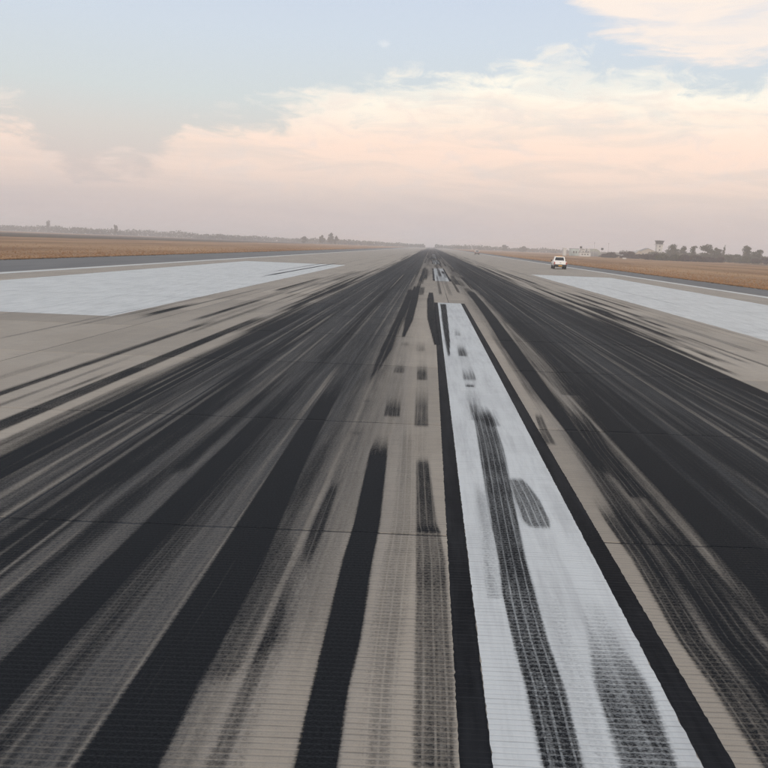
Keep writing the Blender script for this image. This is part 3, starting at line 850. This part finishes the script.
def tufts(name, label, spots, hmin, hmax, mat, nb=6, width=0.02):
    V, F = [], []
    for (x, y) in spots:
        hh = R.uniform(hmin, hmax)
        for b in range(nb):
            a = R.uniform(0, 2 * math.pi); rr = R.uniform(0, 0.10); ln = R.uniform(0.05, 0.5) * hh; wd = width * R.uniform(.6, 1.6)
            bx, by = x + rr * math.cos(a), y + rr * math.sin(a)
            c = a + R.uniform(-.8, .8); k = len(V)
            q = R.uniform(0, math.pi)
            ux, uy = math.cos(q) * wd, math.sin(q) * wd
            V += [(bx - ux, by - uy, -0.05), (bx + ux, by + uy, -0.05), (bx + math.cos(c) * ln, by + math.sin(c) * ln, -0.05 + hh * R.uniform(.55, 1))]
            F.append((k, k + 1, k + 2))
    o = link(name, mesh_np(name, V, F, 3), None, mat)
    tag(o, label, 'grass', kind='stuff')
sp = []
for i in range(9000):
    y = math.exp(R.uniform(math.log(30), math.log(330)))
    sp.append((SH_L - 0.1 - abs(R.gauss(0, 0.25)) - (R.expovariate(1 / 9.0) if R.random() < .6 else 0), y))
tufts('dry_grass', 'brown dry grass tufts along the left asphalt shoulder', sp, 0.05, 0.17, M['tuft'])
sp = []
for i in range(9000):
    y = math.exp(R.uniform(math.log(30), math.log(330)))
    sp.append((SH_R + 0.1 + abs(R.gauss(0, 0.25)) + (R.expovariate(1 / 9.0) if R.random() < .6 else 0), y))
tufts('dry_grass', 'orange brown dry grass tufts along the right asphalt shoulder', sp, 0.05, 0.17, M['tuft'])

for side, ed, lab in ((-1, SH_L, 'dark low weeds fringing the left asphalt shoulder'), (1, SH_R, 'dark low weeds fringing the right asphalt shoulder')):
    sp = [(ed + side * R.gauss(0.05, 0.22), math.exp(R.uniform(math.log(30), math.log(300)))) for i in range(3600) if R.random() < .9]
    tufts('verge_weeds', lab, sp, 0.04, 0.13, M['weed'])

# ---------------------------------------------------------------- trees and shrubs
def at(px, D): return (px - 431.0) * D / 787.0
def hz(px): return 246.5 + 0.041 * (px - 431.0)
def top(px, py, D): return CAM_H + (hz(px) - py) * D / 787.0

def leaf_cloud(n, lobes, size, rng):
    """n small leaf-clump faces spread through the volume of several uneven lobes"""
    V = np.zeros((n * 4, 3)); k = rng.integers(0, len(lobes), n)
    L = np.array(lobes)
    d = rng.normal(size=(n, 3)); d /= np.linalg.norm(d, axis=1)[:, None]
    rad = rng.random(n) ** 0.45
    P = L[k, :3] + d * rad[:, None] * L[k, 3:6]
    a = rng.normal(size=(n, 3)); a /= np.linalg.norm(a, axis=1)[:, None]
    b = np.cross(a, rng.normal(size=(n, 3))); b /= np.linalg.norm(b, axis=1)[:, None]
    s = size * rng.uniform(.5, 1.3, n)[:, None]
    V[0::4] = P - a * s - b * s * .6; V[1::4] = P + a * s - b * s * .4; V[2::4] = P + a * s * .7 + b * s; V[3::4] = P - a * s * .8 + b * s * .7
    V[:, 2] = np.maximum(V[:, 2], 0.02)
    return V, np.arange(n * 4).reshape(n, 4)

def tree(label, px, D, ptop, wpx, group, mat='leaf', leaves=1500, trunk=0.14, slim=False, name='tree', cat='tree', seed=None):
    rng = np.random.default_rng(seed if seed is not None else int(px * 10))
    x = at(px, D); hgt = top(px, ptop, D); wid = wpx * D / 787.0
    root = empty(name, (x, D, -0.05)); tag(root, label, cat, group)
    mb = MB(); r0 = max(0.10, hgt * 0.022)
    lean = rng.normal(0, .03, 2) * hgt
    mb.tube([(0, 0, -0.1), (lean[0] * .3, lean[1] * .3, hgt * .3), (lean[0], lean[1], hgt * .75)], [r0 * 1.3, r0, r0 * .35], 7)
    mb.build('trunk', M['bark'], root, True)
    lobes = []
    zc0 = trunk * hgt
    limb = MB()
    for i in range(9 if not slim else 6):
        t = (i + .5) / (9 if not slim else 6)
        z = zc0 + (hgt - zc0) * (0.12 + .78 * t)
        env = math.sin(math.pi * min(.98, .18 + .72 * t)) ** .8
        a = rng.uniform(0, 2 * math.pi); off = wid * .27 * env * rng.uniform(.5, 1.25)
        sx = wid * .24 * rng.uniform(.7, 1.25) * (.55 + .45 * env); sz = (hgt - zc0) * rng.uniform(.11, .2)
        lobes.append((off * math.cos(a), off * math.sin(a), z - sz * .3, sx, sx, sz))
        limb.tube([(lean[0] * .4, lean[1] * .4, max(hgt * .22, z - hgt * .25)), (off * math.cos(a) * .6, off * math.sin(a) * .6, z - hgt * .07), (off * math.cos(a), off * math.sin(a), z)], [r0 * .5, r0 * .3, r0 * .12], 5)
    limb.build('limbs', M['bark'], root, True)['kind'] = 'stuff'
    V, Q = leaf_cloud(leaves, lobes, max(.22, .0011 * D * .5), rng)
    link('crown', mesh_np('crown', V, Q), root, M[mat])
    return root

def shrub(label, px, D, ptop, wpx, group, mat='brush', leaves=2600, seed=None):
    rng = np.random.default_rng(seed if seed is not None else int(px * 10) + 5)
    x = at(px, D); hgt = top(px, ptop, D); wid = 1.45 * wpx * D / 787.0
    root = empty('shrub', (x, D, -0.05)); tag(root, label, 'shrub', group)
    st_ = MB(); lobes = []
    for i in range(11):
        ox = wid * .42 * rng.uniform(-1, 1); oy = wid * .25 * rng.uniform(-1, 1)
        z = hgt * rng.uniform(.28, .8) * (1 - .35 * abs(ox) / (wid * .5))
        st_.tube([(ox * .5, oy * .5, 0), (ox * .8, oy * .8, z * .6), (ox, oy, z)], [.09, .06, .02], 5)
        lobes.append((ox, oy, z, wid * rng.uniform(.12, .2), wid * rng.uniform(.12, .2), hgt * rng.uniform(.14, .26)))
    for i in range(6):
        ox = wid * .42 * rng.uniform(-1, 1)
        lobes.append((ox, 0, hgt * .2, wid * .16, wid * .14, hgt * .22))
    st_.build('stems', M['bark'], root, True)['kind'] = 'stuff'
    V, Q = leaf_cloud(leaves, lobes, .24, rng)
    link('foliage', mesh_np('foliage', V, Q), root, M[mat])

GT = 'trees behind the brush on the right'
tree('round dark tree standing right beside the control tower', 668.5, 520, 244.0, 17, GT, leaves=2200)
tree('small upright tree, second to the right of the control tower', 680, 530, 245.6, 11, GT, leaves=1400)
tree('round tree with a see-through crown on a bare trunk', 690.5, 500, 245.4, 12, GT, leaves=650, trunk=.42)
tree('widest and densest tree of the row right of the tower', 703, 510, 243.8, 20, GT, leaves=2600)
tree('lower tree leaning on the right side of the widest tree', 712.5, 515, 247.2, 14, GT, leaves=1600)
tree('thin sparse sapling rising alone between two tree groups', 719.5, 540, 244.5, 4.5, GT, leaves=240, slim=True)
tree('tall pointed tree near the right edge of the picture', 741.5, 520, 244.6, 13, GT, leaves=1800)
tree('bushy tree just right of the tall pointed tree', 754, 500, 249.2, 18, GT, leaves=1900, trunk=.15)
tree('tree cut off by the right edge of the picture', 770, 490, 248.8, 15, GT, leaves=1600)
GS = 'brown winter brush along the right of the airfield'
for lab, px, D, pt, wp, mt in [
        ('low brown shrub at the left tip of the brush row', 607, 470, 252.6, 12, 'brush'),
        ('brown shrub, second from the left tip of the brush row', 616, 468, 250.7, 16, 'brush'),
        ('brown shrub, third from the left tip of the brush row', 626, 465, 250.9, 14, 'brush'),
        ('low brown shrub in front of the small cream building', 637, 450, 253.2, 14, 'brush'),
        ('dark shrub in front of the control tower foot', 651, 405, 252.0, 16, 'brush'),
        ('dark shrub just right of the control tower foot', 664, 400, 251.8, 17, 'leaf'),
        ('dark brown shrub below the small upright tree', 678, 400, 253.5, 16, 'brush'),
        ('dark brown shrub below the see-through round tree', 692, 405, 254.3, 17, 'brush'),
        ('dark brown shrub below the widest tree', 707, 420, 254.6, 18, 'brush'),
        ('grey green shrub under the thin sparse sapling', 722, 470, 252.5, 17, 'leaf'),
        ('grey green shrub left of the tall pointed tree', 733, 480, 252.4, 14, 'leaf'),
        ('dark shrub below the tall pointed tree', 746, 450, 255.0, 18, 'leaf'),
        ('dark shrub low down at the right edge of the picture', 763, 440, 255.3, 20, 'brush')]:
    shrub(lab, px, D, pt, wp, GS, mt)
GF = 'far trees rising out of the haze'
tree('small rounded far tree, left of the pair on the left horizon', 323.5, 900, 235.0, 6, GF, leaves=700)
tree('tallest tree of the far clump on the left horizon', 332.5, 900, 232.6, 8, GF, leaves=1100, trunk=.12)
tree('lower far tree joined to the right of the tallest clump', 337, 905, 235.8, 6, GF, leaves=700, trunk=.1)
tree('low wide far tree left of the far clump', 306, 900, 236.2, 9, GF, leaves=800, trunk=.1)
tree('lone far tree standing up from the left treeline', 120, 1000, 224.3, 5, GF, leaves=600)
tree('pale far tree near the left edge of the picture', 54, 1150, 220.3, 5, GF, leaves=600)
tree('domed far tree right of the runway end', 503.5, 1050, 244.6, 8, GF, leaves=800, trunk=.1)
tree('wide low far tree between the domed tree and the pickup', 522, 1000, 246.0, 12, GF, leaves=900, trunk=.1)
tree('small far tree behind the distant vehicle', 479, 1100, 246.2, 7, GF, leaves=600, trunk=.1)

rng = np.random.default_rng(5)
lob = []
for px in np.arange(-60, 424, 1.6):
    D = 1150 + 80 * math.sin(px * .05) + rng.normal(0, 25)
    hh = (9.5 if px < 200 else 7.0) * (0.55 + .75 * fbm1(np.array([px]), 77, 14)[0])
    lob.append((at(px, D), D, hh * .42, 4, 6, hh * .55))
for px in np.arange(436, 620, 1.8):
    D = 1200 + rng.normal(0, 50)
    hh = 7.0 * (0.5 + .75 * fbm1(np.array([px]), 78, 12)[0])
    lob.append((at(px, D), D, hh * .42, 4, 6, hh * .55))
for px in np.arange(618, 830, 2.0):
    D = 1500 + rng.normal(0, 50) - 400
    lob.append((at(px, D), D, 3.4, 5, 6, 4.5))
for px in np.arange(646, 800, 1.5):
    D = 600 + rng.normal(0, 12)
    hh = 5.2 * (0.6 + .6 * fbm1(np.array([px]), 79, 9)[0])
    lob += [(at(px, D), D, hh * .42, 2.2, 3, hh * .5)] * 2
V, Q = leaf_cloud(36000, lob, 1.0, rng)
tag(link('distant_treeline', mesh_np('distant_treeline', V, Q), None, M['leaf']), 'hazy blue grey line of woodland along the far horizon', 'treeline', kind='stuff')

# ---------------------------------------------------------------- vehicles
def wheel(root, x, y, r, wdt):
    wl = empty('wheel', (0, 0, 0)); wl.parent = root
    prof = []
    n = 20
    mb = MB()
    ring = [(y + r * math.cos(2 * math.pi * i / n), r + r * math.sin(2 * math.pi * i / n)) for i in range(n)]
    mb.prism(ring, x - wdt / 2, x + wdt / 2, 'x'); mb.build('tyre', M['tyre'], wl)
    mb = MB(); ring = [(y + r * .6 * math.cos(2 * math.pi * i / n), r + r * .6 * math.sin(2 * math.pi * i / n)) for i in range(n)]
    mb.prism(ring, x - wdt / 2 - .012, x + wdt / 2 + .012, 'x'); mb.build('rim', M['rim'], wl)

def pickup(label, loc, rz):
    """double-cab pickup, rear towards -y"""
    t = empty('pickup_truck', loc, rz); tag(t, label, 'pickup truck', 'vehicles on the runway')
    t.scale = (.9, .9, .9)
    W = .90
    b = MB()        # lower body: bonnet, sills and load bed as one side profile
    b.prism([(-2.55, .55), (-2.55, .98), (-2.50, 1.08), (-.95, 1.10), (-.95, 1.02), (.85, 1.04), (2.30, .98), (2.52, .85), (2.55, .55), (2.05, .50), (1.2, .50), (-1.1, .50), (-2.0, .52)], -W, W, 'x')
    body = b.build('body', M['carwhite'], t)
    c = MB()        # cab, sides leaning in
    k = 0
    lo = [(-W + .02, -.98, 1.03), (W - .02, -.98, 1.03), (W - .02, 1.02, 1.03), (-W + .02, 1.02, 1.03)]
    hi = [(-.68, -.72, 1.74), (.68, -.72, 1.74), (.66, .30, 1.76), (-.66, .30, 1.76)]
    c.v += lo + hi
    c.f += [(4, 5, 6, 7), (0, 1, 5, 4), (1, 2, 6, 5), (2, 3, 7, 6), (3, 0, 4, 7)]
    c.build('cab', M['carwhite'], t)
    def pane(name, pts, nrm):
        n = Vector(nrm) * .008
        m = MB(); q = [Vector(p) + n for p in pts]; r_ = [Vector(p) - n for p in pts]
        m.poly(q); m.poly(r_[::-1])
        for i in range(4): m.poly([q[i], r_[i], r_[(i + 1) % 4], q[(i + 1) % 4]])
        return m.build(name, M['carglass'], t)
    def lerp(a, b_, s): return tuple(x + (y - x) * s for x, y in zip(a, b_))
    def face(i, j, name, nrm, u0=.1, u1=.9, v0=.25, v1=.88):
        a, b_, c_, d = lo[i], lo[j], hi[j], hi[i]
        P = lambda u, v: lerp(lerp(a, b_, u), lerp(d, c_, u), v)
        pane(name, [P(u0, v0), P(u1, v0), P(u1, v1), P(u0, v1)], nrm)
    face(0, 1, 'rear_window', (0, -1.2, .4)); face(2, 3, 'windscreen', (0, 1.2, .8), v0=.08)
    for i, j, s in ((3, 0, -1), (1, 2, 1)):
        face(i, j, 'side_window', (s * 1.2, 0, .3), .10, .47); face(i, j, 'side_window', (s * 1.2, 0, .3), .53, .90)
    tg = MB(); tg.box(-.74, .74, -2.585, -2.553, .70, 1.05, .012); tail = tg.build('tailgate', M['carwhite'], t)
    hd = MB(); hd.box(-.12, .12, -2.60, -2.588, .86, .92); hd.build('handle', M['carblack'], tail)
    pl = MB(); pl.box(-.26, .26, -2.70, -2.688, .43, .54); 
    bp = MB(); bp.box(-W + .02, W - .02, -2.685, -2.56, .34, .67, .03); bump = bp.build('rear_bumper', M['carblack'], t)
    pl.build('number_plate', M['amber'], bump)
    fb = MB(); fb.box(-W + .02, W - .02, 2.56, 2.68, .34, .60, .03); fb.build('front_bumper', M['carblack'], t)
    for s in (-1, 1):
        x0, x1 = sorted((s * .76, s * .885))
        q = MB(); q.box(x0, x1, -2.59, -2.556, .66, 1.02, .01); q.build('tail_light', M['red'], t)
        q = MB(); q.box(min(s * .62, s * .88), max(s * .62, s * .88), 2.53, 2.57, .70, .86, .01); q.build('headlight', M['bwhite'], t)
        q = MB(); q.box(min(s * .93, s * 1.08), max(s * .93, s * 1.08), .62, .74, 1.08, 1.26, .02); q.build('wing_mirror', M['carblack'], t)
        for yc in (-1.55, 1.60):    # dark wheel-arch flares
            q = MB()
            ring = [(yc + .47 * math.cos(math.pi * i / 10), .38 + .47 * math.sin(math.pi * i / 10)) for i in range(11)]
            q.prism(ring, s * .895, s * .925, 'x')
            q.build('wheel_arch', M['carblack'], t)
        for yc in (-1.55, 1.60): wheel(t, s * .80, yc, .37, .25)
    ch = MB(); ch.box(-.62, .62, -2.3, 2.3, .30, .50); ch.build('chassis', M['carblack'], t)
    lb = MB(); lb.box(-.45, .45, -.32, -.12, 1.765, 1.83, .02); lb.build('light_bar', M['amber'], t)
    return t
pickup('white pickup truck on the runway beside the right white block', (16.75, 104.0, 0.0), math.radians(-4))

def small_car(label, loc, rz):
    t = empty('car', loc, rz); tag(t, label, 'car', 'vehicles on the runway')
    b = MB(); b.prism([(-1.95, .42), (-1.98, .88), (-1.85, .98), (1.0, .96), (1.9, .82), (1.98, .45)], -.83, .83, 'x'); b.build('body', M['carpale'], t)
    c = MB(); c.prism([(-1.85, .975), (-1.45, 1.5), (.25, 1.52), (.98, .965)], -.72, .72, 'x'); c.build('cabin', M['carwhite'], t)
    g = MB(); g.poly([(-.62, -1.80, 1.06), (.62, -1.80, 1.06), (.58, -1.52, 1.43), (-.58, -1.52, 1.43)]); g.build('rear_window', M['carglass'], t)
    q = MB(); q.box(-.82, .82, -2.04, -1.96, .28, .55, .02); q.build('rear_bumper', M['carblack'], t)
    for s in (-1, 1):
        q = MB(); q.box(min(s * .60, s * .8), max(s * .60, s * .8), -2.0, -1.965, .68, .86); q.build('tail_light', M['red'], t)
        for yc in (-1.25, 1.3): wheel(t, s * .74, yc, .31, .2)
small_car('small pale car far down the runway at its right edge', (16.4, 283.0, 0.0), math.radians(-3))

# ---------------------------------------------------------------- airfield buildings
def gable(root, wdt, dep, eave, ridge, wall, roof, wins=3, door=True):
    m = MB(); m.prism([(-wdt / 2, 0), (wdt / 2, 0), (wdt / 2, eave), (0, ridge - .12), (-wdt / 2, eave)], 0, dep, 'y'); m.build('wall', M[wall], root)
    m = MB(); o = .35
    m.prism([(-wdt / 2 - o, eave - .1), (0, ridge), (wdt / 2 + o, eave - .1), (wdt / 2 + o, eave + .06), (0, ridge + .18), (-wdt / 2 - o, eave + .06)], -o, dep + o, 'y'); m.build('roof', M[roof], root)
    for i in range(wins):
        x = -wdt / 2 + wdt * (i + 1) / (wins + 1)
        m = MB(); m.box(x - .6, x + .6, -.03, .05, eave * .42, eave * .8); fr = m.build('window', M['bwhite'], root)
        m = MB(); m.box(x - .5, x + .5, -.045, -.032, eave * .46, eave * .76); m.build('pane', M['bdark'], fr)
def block(root, wdt, dep, hgt, wall, wins=2, roof='bgrey'):
    m = MB(); m.box(-wdt / 2, wdt / 2, 0, dep, 0, hgt); m.build('wall', M[wall], root)
    m = MB(); m.box(-wdt / 2 - .2, wdt / 2 + .2, -.2, dep + .2, hgt + .002, hgt + .3); m.build('roof', M[roof], root)
    for i in range(wins):
        x = -wdt / 2 + wdt * (i + 1) / (wins + 1)
        m = MB(); m.box(x - .55, x + .55, -.03, .05, hgt * .35, hgt * .72); fr = m.build('window', M['bwhite'], root)
        m = MB(); m.box(x - .45, x + .45, -.045, -.032, hgt * .39, hgt * .68); m.build('pane', M['bdark'], fr)
def bld(name, label, px, D): 
    e = empty(name, (at(px, D), D, -0.05)); return tag(e, label, 'building', 'low buildings of the airfield')
b = bld('building', 'narrow upright white building, leftmost behind the pickup', 563, 520); block(b, 1.9, 4, 4.6, 'bwhite', 0, 'bwhite')
b = bld('building', 'pale teal low building in the group behind the pickup', 573, 540); block(b, 5.2, 8, 4.6, 'bteal', 2)
b = bld('building', 'bright white low building beside the dark mast', 581, 530); block(b, 2.4, 6, 4.6, 'bwhite', 1, 'bwhite')
b = bld('building', 'small bright white building left of the curved hangar', 586, 535); block(b, 1.9, 5, 4.8, 'bwhite', 1, 'bwhite')
b = bld('hangar', 'grey green hangar with a curved roof left of the brush', 592, 560)
m = MB(); ar = [(4.2 * math.cos(math.pi * i / 14), 2.4 + 2.9 * math.sin(math.pi * i / 14)) for i in range(15)]
m.prism([(4.2, 0)] + ar + [(-4.2, 0)], 0, 14, 'y'); m.build('shell', M['bgreen'], b)
m = MB(); m.box(-2.9, 2.9, -.12, -.003, 0, 3.4); dr = m.build('door', M['bgrey'], b)
m = MB(); m.box(-.04, .04, -.16, -.122, 0, 3.4); m.build('door_seam', M['bdark'], dr)
b = bld('building', 'small cream building peeping over the brush left of the tower', 636, 520); gable(b, 3.6, 7, 3.6, 5.2, 'bpale', 'bwhite', 1)
b = bld('building', 'long grey roofed building beside the control tower', 644.5, 600); gable(b, 12.0, 9, 5.0, 7.4, 'bpale', 'bgrey', 4)
b = bld('building', 'white wall low in the group right of the teal building', 583, 500); block(b, 7.0, 4, 2.3, 'bwhite', 3)

tw = empty('control_tower', (at(655, 600), 600, -0.05)); tag(tw, 'airport control tower with a dark glass cab above the brush', 'control tower')
m = MB(); m.box(-2.1, 2.1, -2.1, 2.1, 0, 10.3, .05); m.build('shaft', M['bwhite'], tw)
m = MB(); m.box(-3.0, 3.0, -3.0, 3.0, 10.31, 10.75, .05); m.build('balcony', M['bwhite'], tw)
m = MB(); n = 8
lo = [(2.5 * math.cos(2 * math.pi * (i + .5) / n), 2.5 * math.sin(2 * math.pi * (i + .5) / n)) for i in range(n)]
hi = [(3.1 * math.cos(2 * math.pi * (i + .5) / n), 3.1 * math.sin(2 * math.pi * (i + .5) / n)) for i in range(n)]
m.v += [(x, y, 10.76) for x, y in lo] + [(x, y, 12.9) for x, y in hi]
m.f += [tuple(range(n, 2 * n))] + [(i, (i + 1) % n, n + (i + 1) % n, n + i) for i in range(n)]
cabg = m.build('glass_cab', M['bdark'], tw)
for i in range(n):
    m = MB(); m.tube([(lo[i][0], lo[i][1], 10.76), (hi[i][0] * 1.005, hi[i][1] * 1.005, 12.9)], [.06, .06], 5); m.build('mullion', M['bgrey'], cabg)
m = MB(); m.prism([(3.5 * math.cos(2 * math.pi * (i + .5) / n), 3.5 * math.sin(2 * math.pi * (i + .5) / n)) for i in range(n)], 12.91, 13.5, 'z'); rf = m.build('roof', M['bdark'], tw)
m = MB(); m.tube([(0, 0, 13.5), (0, 0, 16.2)], [.05, .02], 5); m.build('aerial', M['mast'], rf)
for zz in (3.0, 6.0, 8.6):
    m = MB(); m.box(-.5, .5, -2.14, -2.08, zz, zz + 1.1); m.build('window', M['bdark'], tw)
for i in range(n):
    a = 2 * math.pi * i / n; m = MB()
    m.tube([(2.85 * math.cos(a), 2.85 * math.sin(a), 10.75), (2.85 * math.cos(a), 2.85 * math.sin(a), 11.75)], [.03, .03], 4); m.build('railing_post', M['mast'], tw)

for lab, px, D, pt, dark in [('thin light mast with a dark head left of the bright white building', 578.5, 525, 246.4, True),
                             ('tall thin mast rising above the curved hangar', 591.5, 540, 242.8, False),
                             ('light mast with a dark head right of the curved hangar', 599.5, 530, 248.0, True),
                             ('tall thin mast at the left tip of the brush row', 605.5, 560, 243.5, False)]:
    z = top(px, pt, D); mt = empty('light_mast', (at(px, D), D, -0.05)); tag(mt, lab, 'mast', 'masts by the airfield buildings')
    m = MB(); m.tube([(0, 0, 0), (0, 0, z)], [.14, .06], 6); m.build('pole', M['mast'], mt)
    m = MB(); wd = .75 if dark else .3
    m.box(-wd, wd, -.3, .3, z - (1.3 if dark else .4), z + .05, .05); m.build('lamp_head', M['bdark'] if dark else M['mast'], mt)
mk = empty('marker_board', (at(622, 350), 350, -0.05)); tag(mk, 'small low white marker board on the grass before the brush', 'marker')
m = MB(); m.box(-.85, .85, -.06, .06, .3, .85, .01); m.build('board', M['bwhite'], mk)
for s in (-.6, .6):
    m = MB(); m.tube([(s, 0, 0), (s, 0, .31)], [.04, .04], 6); m.build('leg', M['mast'], mk)

# ---------------------------------------------------------------- the hazy evening air
hm = bpy.data.materials.new('evening_haze'); hm.use_nodes = True
t = NT(hm.node_tree)
for n_ in list(t.n): t.n.remove(n_)
pv = t.node('ShaderNodeVolumePrincipled')
pv.inputs['Color'].default_value = (0.985, 0.97, 0.99, 1)
pv.inputs['Density'].default_value = 0.00075
pv.inputs['Anisotropy'].default_value = 0.0
t.l.new(pv.outputs[0], t.node('ShaderNodeOutputMaterial').inputs['Volume'])
m = MB(); m.box(-4700, 4700, -600, 6200, -1.05, 24)
hzo = m.build('haze', hm); tag(hzo, 'thin pinkish grey evening haze over the airfield', 'haze', kind='stuff')
